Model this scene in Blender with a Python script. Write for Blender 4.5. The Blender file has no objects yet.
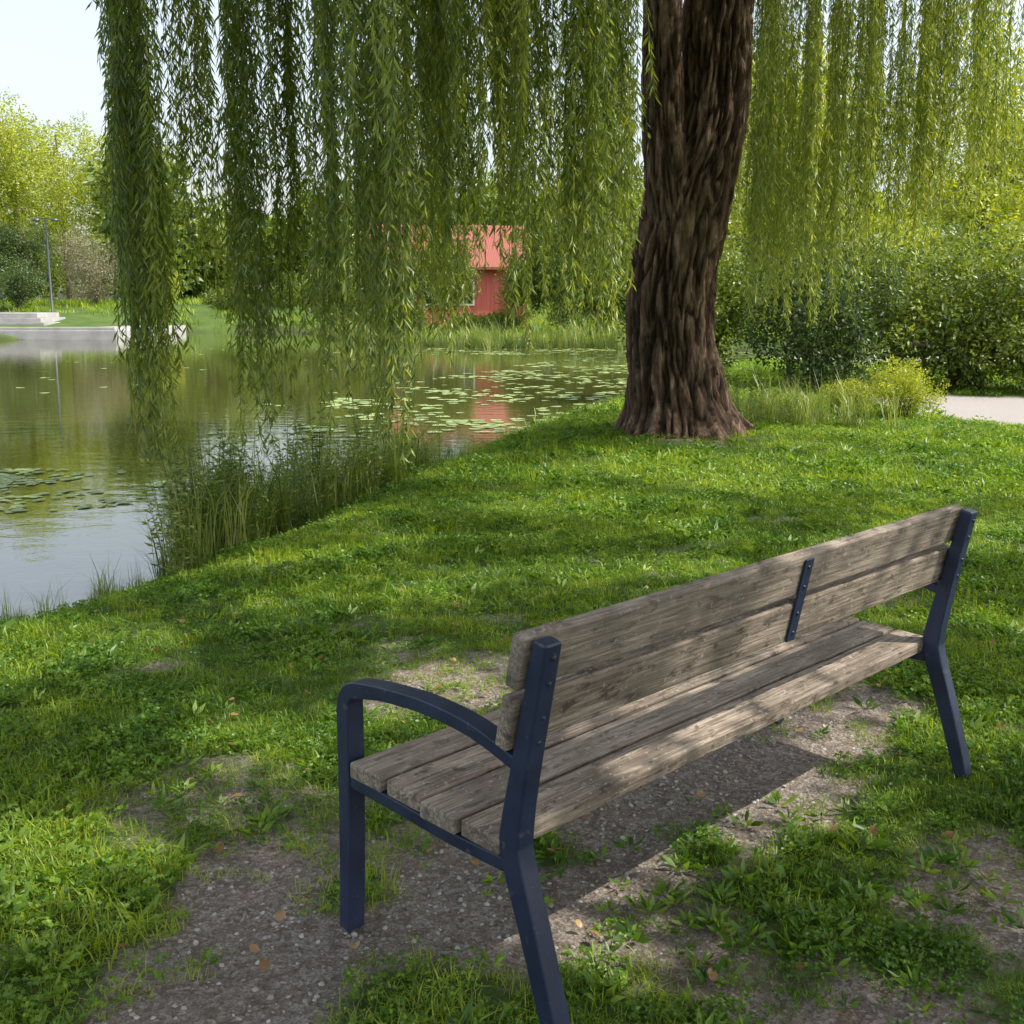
import bpy, math, random
import numpy as np
from mathutils import noise, Vector
rng=np.random.default_rng(7); random.seed(7)
scene=bpy.context.scene
R=math.radians
# ---------------------------------------------------------------- helpers
def link(ob,parent=None):
    scene.collection.objects.link(ob)
    if parent: ob.parent=parent
    return ob
def mesh_obj(name,V,F,mat=None,parent=None,smooth=False,dolink=True,attrs=None):
    me=bpy.data.meshes.new(name); V=np.asarray(V,dtype=np.float32)
    if isinstance(F,np.ndarray):
        k=F.shape[1]; n=len(F)
        me.vertices.add(len(V)); me.vertices.foreach_set('co',V.ravel())
        me.loops.add(n*k); me.loops.foreach_set('vertex_index',F.astype(np.int32).ravel())
        me.polygons.add(n); me.polygons.foreach_set('loop_start',np.arange(0,n*k,k,dtype=np.int32))
        me.update(calc_edges=True)
    else:
        me.from_pydata(V.tolist(),[],F); me.update()
    if attrs:
        for a,v in attrs.items():
            at=me.attributes.new(a,'FLOAT','POINT'); at.data.foreach_set('value',np.asarray(v,dtype=np.float32))
    if smooth: me.polygons.foreach_set('use_smooth',np.ones(len(me.polygons),dtype=bool))
    ob=bpy.data.objects.new(name,me)
    if mat: me.materials.append(mat)
    if dolink: link(ob,parent)
    return ob
def empty(name,loc=(0,0,0),rz=0):
    e=bpy.data.objects.new(name,None); e.location=loc; e.rotation_euler=(0,0,rz); e.empty_display_size=.2
    return link(e)
class NT:
    def __init__(s,name):
        s.m=bpy.data.materials.new(name); s.m.use_nodes=True; s.t=s.m.node_tree; s.t.nodes.clear()
        s.out=s.n('ShaderNodeOutputMaterial')
    def n(s,ty,**k):
        nd=s.t.nodes.new(ty)
        for a,v in k.items(): setattr(nd,a,v)
        return nd
    def l(s,a,b): s.t.links.new(a,b)
    def noise(s,vec,scale,detail=4,rough=.55,dist=0):
        nd=s.n('ShaderNodeTexNoise'); nd.inputs['Scale'].default_value=scale; nd.inputs['Detail'].default_value=detail
        nd.inputs['Roughness'].default_value=rough; nd.inputs['Distortion'].default_value=dist
        if vec is not None: s.l(vec,nd.inputs['Vector'])
        return nd.outputs['Fac']
    def ramp(s,f,stops):
        nd=s.n('ShaderNodeValToRGB'); e=nd.color_ramp.elements
        while len(e)<len(stops): e.new(.5)
        for el,(p,c) in zip(e,stops):
            el.position=p; el.color=(*c,1) if not isinstance(c,(int,float)) else (c,c,c,1)
        s.l(f,nd.inputs['Fac']); return nd.outputs['Color']
    def mix(s,f,a,b,mode='MIX'):
        nd=s.n('ShaderNodeMix',data_type='RGBA',blend_type=mode)
        for q,(sock,v) in enumerate(((nd.inputs[0],f),(nd.inputs[6],a),(nd.inputs[7],b))):
            if isinstance(v,bpy.types.NodeSocket): s.l(v,sock)
            elif isinstance(v,(int,float)): sock.default_value=v if q==0 else (v,v,v,1)
            else: sock.default_value=(*v,1)
        return nd.outputs[2]
    def math(s,op,a,b):
        nd=s.n('ShaderNodeMath',operation=op)
        for q,v in enumerate((a,b)):
            if isinstance(v,bpy.types.NodeSocket): s.l(v,nd.inputs[q])
            else: nd.inputs[q].default_value=v
        return nd.outputs[0]
    def attr(s,name,ty='GEOMETRY'):
        return s.n('ShaderNodeAttribute',attribute_name=name,attribute_type=ty)
    def map(s,vec,scale):
        nd=s.n('ShaderNodeMapping'); nd.inputs['Scale'].default_value=scale; s.l(vec,nd.inputs['Vector']); return nd.outputs[0]
    def bump(s,h,strength=.5,dist=.01):
        nd=s.n('ShaderNodeBump'); nd.inputs['Strength'].default_value=strength; nd.inputs['Distance'].default_value=dist
        s.l(h,nd.inputs['Height']); return nd.outputs[0]
    def bsdf(s,col,rough=.7,normal=None,metal=0,spec=.5):
        b=s.n('ShaderNodeBsdfPrincipled')
        if isinstance(col,bpy.types.NodeSocket): s.l(col,b.inputs['Base Color'])
        else: b.inputs['Base Color'].default_value=(*col,1)
        if isinstance(rough,bpy.types.NodeSocket): s.l(rough,b.inputs['Roughness'])
        else: b.inputs['Roughness'].default_value=rough
        b.inputs['Metallic'].default_value=metal; b.inputs['Specular IOR Level'].default_value=spec
        if normal is not None: s.l(normal,b.inputs['Normal'])
        s.l(b.outputs[0],s.out.inputs[0]); return b
def leaf_mat(name,dark,mid,light,trans=.45,gl=.05,tcol=None):
    m=NT(name); tint=m.attr('tint').outputs['Fac']; lv=m.attr('lv').outputs['Fac']
    c=m.math('MULTIPLY',m.math('ADD',tint,lv),.5)
    col=m.ramp(c,[(.15,dark),(.5,mid),(.85,light)])
    p=m.n('ShaderNodeBsdfDiffuse'); m.l(col,p.inputs[0])
    t=m.n('ShaderNodeBsdfTranslucent'); tc=m.mix(1.0,col,tcol or (1.6,1.4,.5),'MULTIPLY'); m.l(tc,t.inputs[0])
    x=m.n('ShaderNodeMixShader'); x.inputs[0].default_value=trans; m.l(p.outputs[0],x.inputs[1]); m.l(t.outputs[0],x.inputs[2])
    gls=m.n('ShaderNodeBsdfGlossy'); gls.inputs['Roughness'].default_value=.42; gls.inputs[0].default_value=(.9,.95,.9,1)
    y=m.n('ShaderNodeMixShader'); y.inputs[0].default_value=gl; m.l(x.outputs[0],y.inputs[1]); m.l(gls.outputs[0],y.inputs[2])
    m.l(y.outputs[0],m.out.inputs[0]); return m.m
def new_coll(name,obs):
    c=bpy.data.collections.new(name)
    for o in obs: c.objects.link(o)
    return c
_gn={}
def gn_group(coll):
    key=coll.name
    if key in _gn: return _gn[key]
    g=bpy.data.node_groups.new('scatter_'+coll.name,'GeometryNodeTree')
    g.interface.new_socket('Geometry',in_out='INPUT',socket_type='NodeSocketGeometry')
    g.interface.new_socket('Geometry',in_out='OUTPUT',socket_type='NodeSocketGeometry')
    N=g.nodes.new; gi=N('NodeGroupInput'); go=N('NodeGroupOutput'); ip=N('GeometryNodeInstanceOnPoints'); ci=N('GeometryNodeCollectionInfo')
    ci.inputs['Collection'].default_value=coll; ci.inputs['Separate Children'].default_value=True; ci.inputs['Reset Children'].default_value=True
    def na(n,t):
        a=N('GeometryNodeInputNamedAttribute'); a.data_type=t; a.inputs['Name'].default_value=n; return a.outputs['Attribute']
    L=g.links.new
    L(gi.outputs[0],ip.inputs['Points']); L(ci.outputs[0],ip.inputs['Instance']); ip.inputs['Pick Instance'].default_value=True
    L(na('idx','INT'),ip.inputs['Instance Index'])
    er=N('FunctionNodeEulerToRotation'); L(na('rot','FLOAT_VECTOR'),er.inputs[0]); L(er.outputs[0],ip.inputs['Rotation'])
    L(na('scl','FLOAT_VECTOR'),ip.inputs['Scale'])
    rz=N('GeometryNodeRealizeInstances'); L(ip.outputs[0],rz.inputs[0]); last=rz.outputs[0]
    for nm in ('rot','scl','idx'):
        ra=N('GeometryNodeRemoveAttribute'); ra.inputs['Name'].default_value=nm; L(last,ra.inputs[0]); last=ra.outputs[0]
    L(last,go.inputs[0])
    _gn[key]=g; return g
def scatter(name,P,rot,scl,idx,coll,parent=None,tint=None):
    P=np.asarray(P,dtype=np.float32); n=len(P)
    me=bpy.data.meshes.new(name); me.vertices.add(n); me.vertices.foreach_set('co',P.ravel())
    scl=np.asarray(scl,dtype=np.float32)
    if scl.ndim==1: scl=np.repeat(scl[:,None],3,1)
    def at(nm,ty,v,key):
        a=me.attributes.new(nm,ty,'POINT'); a.data.foreach_set(key,np.ascontiguousarray(v).ravel())
    at('rot','FLOAT_VECTOR',np.asarray(rot,dtype=np.float32),'vector'); at('scl','FLOAT_VECTOR',scl,'vector')
    at('idx','INT',np.asarray(idx,dtype=np.int32),'value')
    at('tint','FLOAT',(np.asarray(tint) if tint is not None else rng.random(n)).astype(np.float32),'value')
    ob=bpy.data.objects.new(name,me); link(ob,parent)
    md=ob.modifiers.new('scatter','NODES'); md.node_group=gn_group(coll); return ob
def rotz(n): return np.stack([np.zeros(n),np.zeros(n),rng.random(n)*6.283],1)
def rot3(n): return rng.random((n,3))*6.283
def norm(v): return v/np.maximum(np.linalg.norm(v,axis=-1,keepdims=True),1e-9)
def leaves(P,D,L,Wd,fold=.25):
    n=len(P); r=norm(rng.normal(size=(n,3))); S=norm(np.cross(D,r)); Nn=np.cross(D,S)
    L=np.broadcast_to(L,n)[:,None]; Wd=np.broadcast_to(Wd,n)[:,None]
    m=P+D*L*.45
    V=np.stack([P,m+S*Wd*.5+Nn*Wd*fold,P+D*L+Nn*L*rng.uniform(-.15,.15,(n,1)),m-S*Wd*.5+Nn*Wd*fold],1).reshape(-1,3)
    b=np.arange(n)[:,None]*4
    F=np.concatenate([b+np.array([[0,1,2]]),b+np.array([[0,2,3]])],1).reshape(-1,3)
    lv=np.repeat(rng.random(n),4)
    return V,F,lv
def tube(path,rad,k=8):
    path=np.asarray(path,float); n=len(path); rad=np.broadcast_to(rad,n)
    T=norm(np.gradient(path,axis=0)); up=np.array([0,0,1.]) if abs(T[0,2])<.9 else np.array([1.,0,0])
    V=[]
    for i in range(n):
        a=norm(np.cross(T[i],up)); b=np.cross(T[i],a)
        th=np.arange(k)/k*2*math.pi
        V.append(path[i]+rad[i]*(np.cos(th)[:,None]*a+np.sin(th)[:,None]*b))
    V=np.concatenate(V); i=np.arange(n-1)[:,None]*k; j=np.arange(k)[None]; j2=(j+1)%k
    F=np.stack([i+j,i+j2,i+k+j2,i+k+j],-1).reshape(-1,4)
    return V,F
def tri(F): return np.concatenate([F[:,[0,1,2]],F[:,[0,2,3]]])
class Acc:
    def __init__(s): s.V=[];s.F=[];s.A=[];s.n=0
    def add(s,V,F,lv=None):
        if F.shape[1]==4: F=tri(F)
        s.V.append(V); s.F.append(F+s.n); s.n+=len(V); s.A.append(lv if lv is not None else np.full(len(V),.5))
    def obj(s,name,mat,**k):
        return mesh_obj(name,np.concatenate(s.V),np.concatenate(s.F),mat,attrs={'lv':np.concatenate(s.A)},**k)
def bez(p0,p1,p2,p3,n):
    t=np.linspace(0,1,n)[:,None]; p0,p1,p2,p3=map(np.array,(p0,p1,p2,p3))
    return (1-t)**3*p0+3*(1-t)**2*t*p1+3*(1-t)*t*t*p2+t**3*p3
def sstep(a,b,x):
    t=np.clip((x-a)/(b-a),0,1); return t*t*(3-2*t)
# ---------------------------------------------------------------- terrain functions
WZ=-.35
pond=np.array([(-14,4.2),(-6,3.7),(-4.0,4.6),(-2.85,6.15),(-2.40,7.2),(-2.15,8.1),(-1.75,9.6),(-.95,12.0),(-.4,13.9),(.74,17.4),(2.5,21.9),(6.2,31.5),(9.5,38),(9,44),(3.5,47),(-1.3,47),(-6,51),(-10,62),(-14,72),(-21,70),(-21.6,60),(-25,56),(-40,54),(-60,45),(-65,20),(-40,6)])
def psd(P,poly):
    d=np.full(len(P),1e9); ins=np.zeros(len(P),bool); n=len(poly)
    for i in range(n):
        a=poly[i]; b=poly[(i+1)%n]; ab=b-a
        t=np.clip(((P-a)@ab)/(ab@ab),0,1); d=np.minimum(d,np.hypot(*(P-a-t[:,None]*ab).T))
        c=((a[1]>P[:,1])!=(b[1]>P[:,1]))
        xx=(b[0]-a[0])*(P[:,1]-a[1])/((b[1]-a[1]) if b[1]!=a[1] else 1e-9)+a[0]
        ins^=c&(P[:,0]<xx)
    return np.where(ins,-d,d)
def pld(P,pl):
    d=np.full(len(P),1e9)
    for a,b in zip(pl[:-1],pl[1:]):
        a=np.array(a);b=np.array(b);ab=b-a; t=np.clip(((P-a)@ab)/(ab@ab),0,1); d=np.minimum(d,np.hypot(*(P-a-t[:,None]*ab).T))
    return d
def wav(P):
    x,y=P[:,0],P[:,1]
    return .5*np.sin(1.7*x+.6*np.sin(1.3*y))*np.sin(1.9*y+.8*np.sin(.9*x))+.3*np.sin(4.1*x+2.3*y+np.sin(3*y))+.2*np.sin(7.3*y-5.1*x+2*np.sin(2*x))
def height(P):
    sd=psd(P,pond)+.12*wav(P*1.5)*np.exp(-np.maximum(P[:,1]-12,0)/20)
    z=np.where(sd>0,WZ*(1-sstep(-.1,1.1,sd)),WZ-.9*sstep(0,2.5,-sd))
    z=z+np.where(sd>1,.025*wav(P*.8)*np.minimum(sd-1,1),0)
    z=z+1.4*sstep(57,80,P[:,1])*sstep(0,6,sd)
    tr=np.hypot(P[:,0]-1.95,P[:,1]-12.4); z=z+.16*np.exp(-(tr/1.3)**2)
    return z,sd
yaw=R(45.355); OX,OY=.089,2.064; BL=2.0
ax=np.array([math.cos(yaw),math.sin(yaw)]); bx=np.array([-math.sin(yaw),math.cos(yaw)])
def soilf(P):
    q=P-np.array([OX,OY]); a=q@ax; b=q@bx
    e=((a-.95)/1.55)**2+((b-.62)/.46)**2
    m=1-sstep(.35,1.6,e+.5*wav(P*3.1)+.35*wav(P*9))
    q2=P-np.array([-.62,2.3]); e2=(q2[:,0]/.30)**2+(q2[:,1]/.85)**2
    m=np.maximum(m,.95*(1-sstep(.3,1.6,e2+.5*wav(P*3.3)+.35*wav(P*10))))
    for cx,cy,r,w in ((1.35,2.75,.35,.75),(.75,2.15,.3,.7),(1.75,2.35,.3,.7),(.45,2.5,.25,.7),(-.25,4.45,.5,.6),(-1.0,3.3,.35,.5),(1.9,12.0,.7,.45)):
        e=((P[:,0]-cx)**2+(P[:,1]-cy)**2)/r**2
        m=np.maximum(m,w*(1-sstep(.3,1.5,e+.5*wav(P*4.7))))
    m=np.maximum(m,.5*sstep(.42,.7,wav(P*1.5+9))*(P[:,1]<8))
    for cx,cy,r in ((-.18,2.2,.24),(-.42,2.75,.12),(.12,2.95,.12),(.55,3.0,.14)):
        e=((P[:,0]-cx)**2+(P[:,1]-cy)**2)/r**2; m=m*(1-.85*(1-sstep(.3,1.4,e+.4*wav(P*6))))
    return m
pathA=[(20,13.0),(9,14.6),(7.4,15.3),(7.1,17)]; pathB=[(30,26.5),(14,28.2),(9,31)]
def pathf(P):
    w=.25*wav(P*1.3)
    return np.maximum(1-sstep(1.55,1.85,pld(P,pathA)+w),1-sstep(2.0,2.5,pld(P,pathB)+w))
# ---------------------------------------------------------------- ground
n=520; s=np.linspace(-1,1,n); k=6.2; gx=3.6*np.sinh(k*s); gy=4+3.6*np.sinh(k*s)
X,Y=np.meshgrid(gx,gy); P=np.stack([X.ravel(),Y.ravel()],1); Z,SD=height(P)
so=soilf(P); near=np.exp(-np.hypot(P[:,0],P[:,1]-4)/8)
Z=Z+so*(-.012+.006*wav(P*13))*near
i=np.arange(n-1)[:,None]*n; j=np.arange(n-1)[None]
F=np.stack([i+j,i+j+1,i+n+j+1,i+n+j],-1).reshape(-1,4)
m=NT('lawn_soil'); pos=m.n('ShaderNodeNewGeometry').outputs['Position']
n1=m.noise(pos,1.3,5); n2=m.noise(pos,22,6,.7); n3=m.noise(pos,140,4,.7)
g=m.ramp(n2,[(.3,(.03,.055,.014)),(.55,(.07,.12,.025)),(.8,(.13,.16,.045))])
g=m.mix(m.ramp(n1,[(.4,0.),(.7,1.)]),g,m.mix(.5,g,(.14,.19,.04)))
vo=m.n('ShaderNodeTexVoronoi'); vo.inputs['Scale'].default_value=75; m.l(pos,vo.inputs['Vector'])
sl=m.ramp(n2,[(.25,(.14,.105,.08)),(.5,(.28,.225,.18)),(.75,(.44,.375,.31))])
vb=m.n('ShaderNodeSeparateColor'); m.l(vo.outputs['Color'],vb.inputs[0])
sl=m.mix(m.ramp(vb.outputs[0],[(.45,0.),(.9,.7)]),sl,(.52,.46,.41)); sl=m.mix(m.ramp(n3,[(.35,.7),(.6,0.)]),sl,(.07,.052,.04))
pth=m.ramp(n3,[(.3,(.24,.215,.20)),(.6,(.42,.38,.36))])
smk=m.ramp(m.mix(.35,m.attr('soil').outputs['Color'],n2),[(.3,0.),(.55,1.)])
c=m.mix(smk,g,sl); c=m.mix(m.attr('path').outputs['Fac'],c,pth)
c=m.mix(m.attr('mud').outputs['Fac'],c,(.045,.04,.022))
hb=m.math('ADD',n3,vo.outputs['Distance'])
m.bsdf(c,.95,m.bump(hb,.8,.009),spec=.2)
mesh_obj('ground',np.c_[P,Z],F,m.m,smooth=True,attrs={'soil':so,'path':pathf(P),'mud':1-sstep(-.05,.18,SD)})
# ---------------------------------------------------------------- water
m=NT('pond_water'); pos=m.n('ShaderNodeNewGeometry').outputs['Position']
w1=m.noise(m.map(pos,(1,1.6,1)),2.2,3,.5); w2=m.noise(m.map(pos,(1,1.4,1)),11,2,.5)
bp=m.bump(m.math('ADD',w1,m.math('MULTIPLY',w2,.12)),.3,.011)
b=m.bsdf((.065,.068,.018),.012,bp,spec=.5); b.inputs['IOR'].default_value=2.9
V=np.array([(-90,0,WZ),(25,0,WZ),(25,85,WZ),(-90,85,WZ)],float)
mesh_obj('pond_water',V,[(0,1,2,3)],m.m)
# ---------------------------------------------------------------- leaf prototypes
M_will=leaf_mat('willow_leaf',(.07,.125,.022),(.20,.28,.048),(.40,.46,.085),.52,gl=.05)
M_leaf=leaf_mat('broad_leaf',(.055,.10,.016),(.14,.21,.03),(.26,.33,.05),.42)
M_yel=leaf_mat('yellow_green_leaf',(.15,.21,.02),(.32,.39,.03),(.48,.53,.05),.45)
M_dark=leaf_mat('dark_leaf',(.03,.06,.014),(.07,.12,.026),(.13,.20,.042),.35)
M_grey=leaf_mat('grey_leaf',(.13,.13,.08),(.23,.22,.14),(.34,.32,.2),.3)
M_grass=leaf_mat('grass_blade',(.06,.135,.012),(.19,.31,.022),(.42,.50,.05),.42,gl=.03,tcol=(1.5,1.4,.3))
M_clov=leaf_mat('clover_leaf',(.05,.13,.016),(.14,.27,.026),(.27,.40,.05),.42,gl=.03)
M_dry=leaf_mat('dry_leaf',(.18,.09,.03),(.36,.20,.09),(.5,.33,.15),.2)
M_lily=leaf_mat('lily_pad',(.12,.19,.06),(.22,.30,.08),(.36,.43,.14),.1,gl=.15)
M_reed=leaf_mat('reed_blade',(.08,.14,.03),(.19,.28,.05),(.36,.41,.12),.4)
m=NT('twig_bark'); m.bsdf((.10,.085,.05),.8); M_twig=m.m
def rope(L,seed,dens=1.):
    A=Acc(); nt=6; paths=[]
    for q in range(nt):
        z0=0 if q<3 else -rng.uniform(.1,.6)*L
        z1=-L if q==0 else -L*rng.uniform(.80,1.0)
        if z1>z0-.4: z1=z0-.4
        m_=16; t=np.linspace(0,1,m_)[:,None]
        off=rng.normal(0,.05,2) if q<3 else rng.normal(0,.03,2)
        sp=rng.normal(0,.065,2); ph=rng.random(4)*6
        x=off[0]+sp[0]*t+.035*np.sin(t*7+ph[0])*t; y=off[1]+sp[1]*t+.035*np.sin(t*6+ph[1])*t
        paths.append(np.concatenate([x,y,z0+(z1-z0)*t],1))
    base=list(paths)
    for q in range(int(L*2.2)):
        p=base[rng.integers(len(base))]; i0=rng.integers(1,13); l=rng.uniform(.3,.9); st=p[i0]
        th=rng.random()*6.28; r=rng.uniform(.05,.14); t=np.linspace(0,1,7)[:,None]
        d=np.array([[math.cos(th),math.sin(th),0]])
        w=st+d*r*np.sqrt(t)-np.array([[0,0,l]])*t**1.15
        w=w[w[:,2]>-L]
        if len(w)>2: paths.append(w)
    for p in paths:
        seg=np.linalg.norm(np.diff(p,axis=0),axis=1); cum=np.r_[0,np.cumsum(seg)]; T=cum[-1]
        V,F=tube(p,np.linspace(.003,.0012,len(p)),3); A.add(V,F,np.full(len(V),.1))
        nl=int(T/.024*dens); u=np.sort(rng.random(nl))*T
        Q=np.stack([np.interp(u,cum,p[:,k_]) for k_ in range(3)],1)
        th=rng.random(nl)*6.283; out=rng.uniform(.25,1.0,nl)
        D=norm(np.stack([np.cos(th)*out,np.sin(th)*out,-np.ones(nl)],1))
        A.add(*leaves(Q,D,rng.uniform(.055,.11,nl),rng.uniform(.011,.017,nl)))
    return A.obj('willow_strand_%02d'%seed,M_will,dolink=False)
RL=[1.5,1.5,2.5,2.5,3.5,3.5,4.5,4.5,5.5,5.5,6.5,6.5]
C_rope=new_coll('willow_strands',[rope(l,i_) for i_,l in enumerate(RL)])
def clump(name,mat,nl=60,ll=.26,lw=.13,seed=0,rad=1.):
    A=Acc(); d=norm(rng.normal(size=(nl,3))); r=rad*rng.random(nl)**.45
    P=d*r[:,None]*.85; D=norm(d+rng.normal(0,.6,(nl,3))+np.array([0,0,-.25]))
    A.add(*leaves(P,D,rng.uniform(.7,1.2,nl)*ll,rng.uniform(.7,1.2,nl)*lw,.2))
    return A.obj('%s_%02d'%(name,seed),mat,dolink=False)
def ccoll(name,mat,**k): return new_coll(name,[clump(name,mat,seed=i_,**k) for i_ in range(4)])
C_leaf=ccoll('leaf_clump',M_leaf,nl=36,ll=.32,lw=.17); C_far=ccoll('far_clump',M_leaf,nl=20,ll=.42,lw=.24); C_shade=ccoll('shade_clump',M_dark,nl=24,ll=.44,lw=.34)
C_yel=ccoll('yellow_clump',M_yel,nl=38,ll=.3,lw=.15); C_dark=ccoll('dark_clump',M_dark,nl=38,ll=.3,lw=.15); C_grey=ccoll('grey_clump',M_grey,nl=36,ll=.28,lw=.1)
C_wcl=ccoll('willow_clump',M_will,nl=50,ll=.36,lw=.10)
C_narrow=ccoll('narrow_clump',M_leaf,nl=40,ll=.34,lw=.11)
# ---------------------------------------------------------------- bark
m=NT('bark'); tc=m.n('ShaderNodeTexCoord').outputs['Object']
st=m.noise(m.map(tc,(9,9,1.9)),1.6,8,.68,.8); fi=m.noise(tc,30,4,.6)
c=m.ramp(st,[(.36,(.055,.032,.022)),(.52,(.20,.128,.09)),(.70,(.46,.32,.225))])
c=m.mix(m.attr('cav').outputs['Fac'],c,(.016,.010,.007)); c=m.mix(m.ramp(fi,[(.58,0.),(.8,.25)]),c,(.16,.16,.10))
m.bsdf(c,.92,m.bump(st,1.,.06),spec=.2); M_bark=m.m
def bark_tube(path,rad,k,disp,name,parent,flare=None):
    path=np.asarray(path,float); nn=len(path); T=norm(np.gradient(path,axis=0)); V=[];cav=[]
    hgt=np.r_[0,np.cumsum(np.linalg.norm(np.diff(path,axis=0),axis=1))]
    a0=np.array([1.,0,0])
    for i_ in range(nn):
        a=norm(a0-T[i_]*(a0@T[i_])); b=np.cross(T[i_],a)
        for j_ in range(k):
            th=j_/k*2*math.pi; cx,sx=math.cos(th),math.sin(th); r=rad[i_]; h=hgt[i_]
            w=noise.noise(Vector((cx*3,sx*3,h*1.6)))*.7
            v=Vector((cx*(5.5)+w,sx*(5.5)+w,h*1.5)); nz=noise.noise(v)*.7+noise.noise(v*2.1)*.35
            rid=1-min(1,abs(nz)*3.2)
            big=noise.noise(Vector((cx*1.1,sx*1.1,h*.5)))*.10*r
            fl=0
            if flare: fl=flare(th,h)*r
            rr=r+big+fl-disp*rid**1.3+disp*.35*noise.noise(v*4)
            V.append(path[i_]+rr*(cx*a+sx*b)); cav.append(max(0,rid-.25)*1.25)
    i_=np.arange(nn-1)[:,None]*k; j=np.arange(k)[None]; j2=(j+1)%k
    F=np.stack([i_+j,i_+j2,i_+k+j2,i_+k+j],-1).reshape(-1,4)
    return mesh_obj(name,np.array(V),F,M_bark,parent,smooth=True,attrs={'cav':np.clip(cav,0,1)})
# ---------------------------------------------------------------- willow tree
willow=empty('weeping_willow_tree')
def sm(path,n_):
    path=np.array(path,float); t=np.linspace(0,len(path)-1,n_); out=[]
    for q in t:
        i_=min(int(q),len(path)-2); f=q-i_; p0=path[max(i_-1,0)];p1=path[i_];p2=path[i_+1];p3=path[min(i_+2,len(path)-1)]
        out.append(.5*((2*p1)+(-p0+p2)*f+(2*p0-5*p1+4*p2-p3)*f*f+(-p0+3*p1-3*p2+p3)*f**3))
    return np.array(out)
tp=sm([(1.88,12.4,-.15),(1.83,12.4,.5),(1.72,12.4,1.5),(1.86,12.4,2.6),(2.10,12.4,3.6),(2.2,12.45,4.8),(2.7,12.3,6.4),(3.2,12.0,8.0)],230)
tr=np.interp(tp[:,2],[-.15,.1,.4,1.0,2.0,2.7,3.2,4,5,6.5,8],[.84,.72,.57,.50,.47,.46,.41,.37,.34,.24,.13])
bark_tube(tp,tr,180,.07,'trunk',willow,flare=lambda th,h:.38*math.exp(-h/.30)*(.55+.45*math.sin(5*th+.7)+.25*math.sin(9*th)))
tp=sm([(1.80,12.25,2.0),(1.62,12.18,2.9),(1.54,12.15,3.8),(1.48,12.1,4.8),(1.2,11.8,6.2),(.5,11.2,7.6)],120)
bark_tube(tp,np.interp(tp[:,2],[2,3,4,5,6.5,7.6],[.28,.25,.21,.18,.14,.09]),80,.04,'limb_fork',willow)
limbs=Acc()
def limb(a,b,r0,r1,sag=1.2):
    a=np.array(a);b=np.array(b); c1=a+(b-a)*.35+np.array([0,0,sag]); c2=a+(b-a)*.75+np.array([0,0,sag*.8])
    p=bez(a,c1,c2,b,14); p[1:-1]+=rng.normal(0,.06,(12,3)); V,F=tube(p,np.linspace(r0,r1,14),7); limbs.add(V,F)
ends=[(-2.4,7.6,7.0),(-1.2,6.6,7.2),(.2,6.2,7.4),(-2.4,10,7.0),(-.5,8.5,7.6),(1.5,6.0,7.3),(3.5,6.2,7.2),(5.0,8,7.0),(5.6,10,6.8),(5.6,13,6.6),(5,16,6.6),(2,17,7),(-1,16.5,6.8),(-2.6,13.5,6.8),(4.0,11,7.4),(1.0,9.3,8.2),(.8,14.6,7.9),(3.5,14.0,7.4)]
for q,e in enumerate(ends):
    s0=(.5,11.2,7.3) if e[0]<1.2 and e[1]<12.5 else (2.9,12.1,7.3)
    if q%3==0: s0=(1.15,11.85,6.1) if e[0]<1.5 else (2.6,12.35,6.1)
    limb(s0,e,.12,.03,1.1)
V=np.concatenate(limbs.V); F=np.concatenate(limbs.F)
mesh_obj('limbs',V,F,M_bark,willow,smooth=True,attrs={'cav':np.zeros(len(V))})
# openings in the canopies, given by where the sun through them reaches the lawn
SUN_AZ=R(-10); SUN_EL=R(54)
sd_=np.array([math.cos(SUN_EL)*math.cos(SUN_AZ),math.cos(SUN_EL)*math.sin(SUN_AZ),math.sin(SUN_EL)])
lit=[(.53,6.3,.9,.24),(-.85,5.7,.6,.18),(.3,8.4,1.4,.38),(3.2,9.4,2.0,.5),(2.1,10.4,1.6,.4),(-2.1,4.8,.6,.4),(-.79,3.8,.45,.16),(-.17,4.3,.38,.15),(-1.25,2.9,.42,.24),
 (.17,2.6,.26,.11),(.87,3.35,.24,.10),(1.7,3.7,.38,.15),(.35,3.05,.22,.10),(.75,3.2,.16,.10),(1.0,3.6,.18,.10),(1.3,3.9,.22,.09),(.0,2.85,.12,.09),(4.5,11.5,2.5,1.5),(4.0,7.6,1.3,.4),(2.6,6.9,.9,.25),(-1.6,8.0,.8,.3),(1.5,2.6,.18,.1),(-1.5,6.6,.7,.22),(5.5,9.5,1.5,.8),(1.2,7.4,.6,.2),(-.6,7.2,.5,.15),(2.4,5.2,.5,.15),(-.2,9.8,1.,.3)]
def islit(P,grow=.12,th=.38):
    G=P[:,:2]-sd_[None,:2]/sd_[2]*P[:,2:3]; r=np.zeros(len(P),bool)
    w=1+.55*wav(G*5)
    for a,b,c_,d_ in lit: r|=(((G[:,0]-a)/(c_+grow))**2+((G[:,1]-b)/(d_+grow))**2)<w
    return r|((wav(G*np.array([1.3,2.6])+5)>th)&(G[:,1]>4.2))|((wav(G*3.1+2)>.64)&(G[:,1]<=4.2))
PT=[];ZB=[];ZT=[];TN=[]
def curtain(u0,u1,y0,y1,m0,m1,n_,top=(6.4,7.6),tn=(0,.9)):
    m0,m1=min(m0,m1),max(m0,m1)
    for q in range(n_):
        y=rng.uniform(y0,y1); u=rng.uniform(u0,u1); mm=rng.uniform(m0,m1)
        PT.append((u*y,y)); ZB.append(1.53+mm*y); ZT.append(rng.uniform(*top)); TN.append(rng.uniform(*tn))
Y0=(.2,1.)
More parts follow.
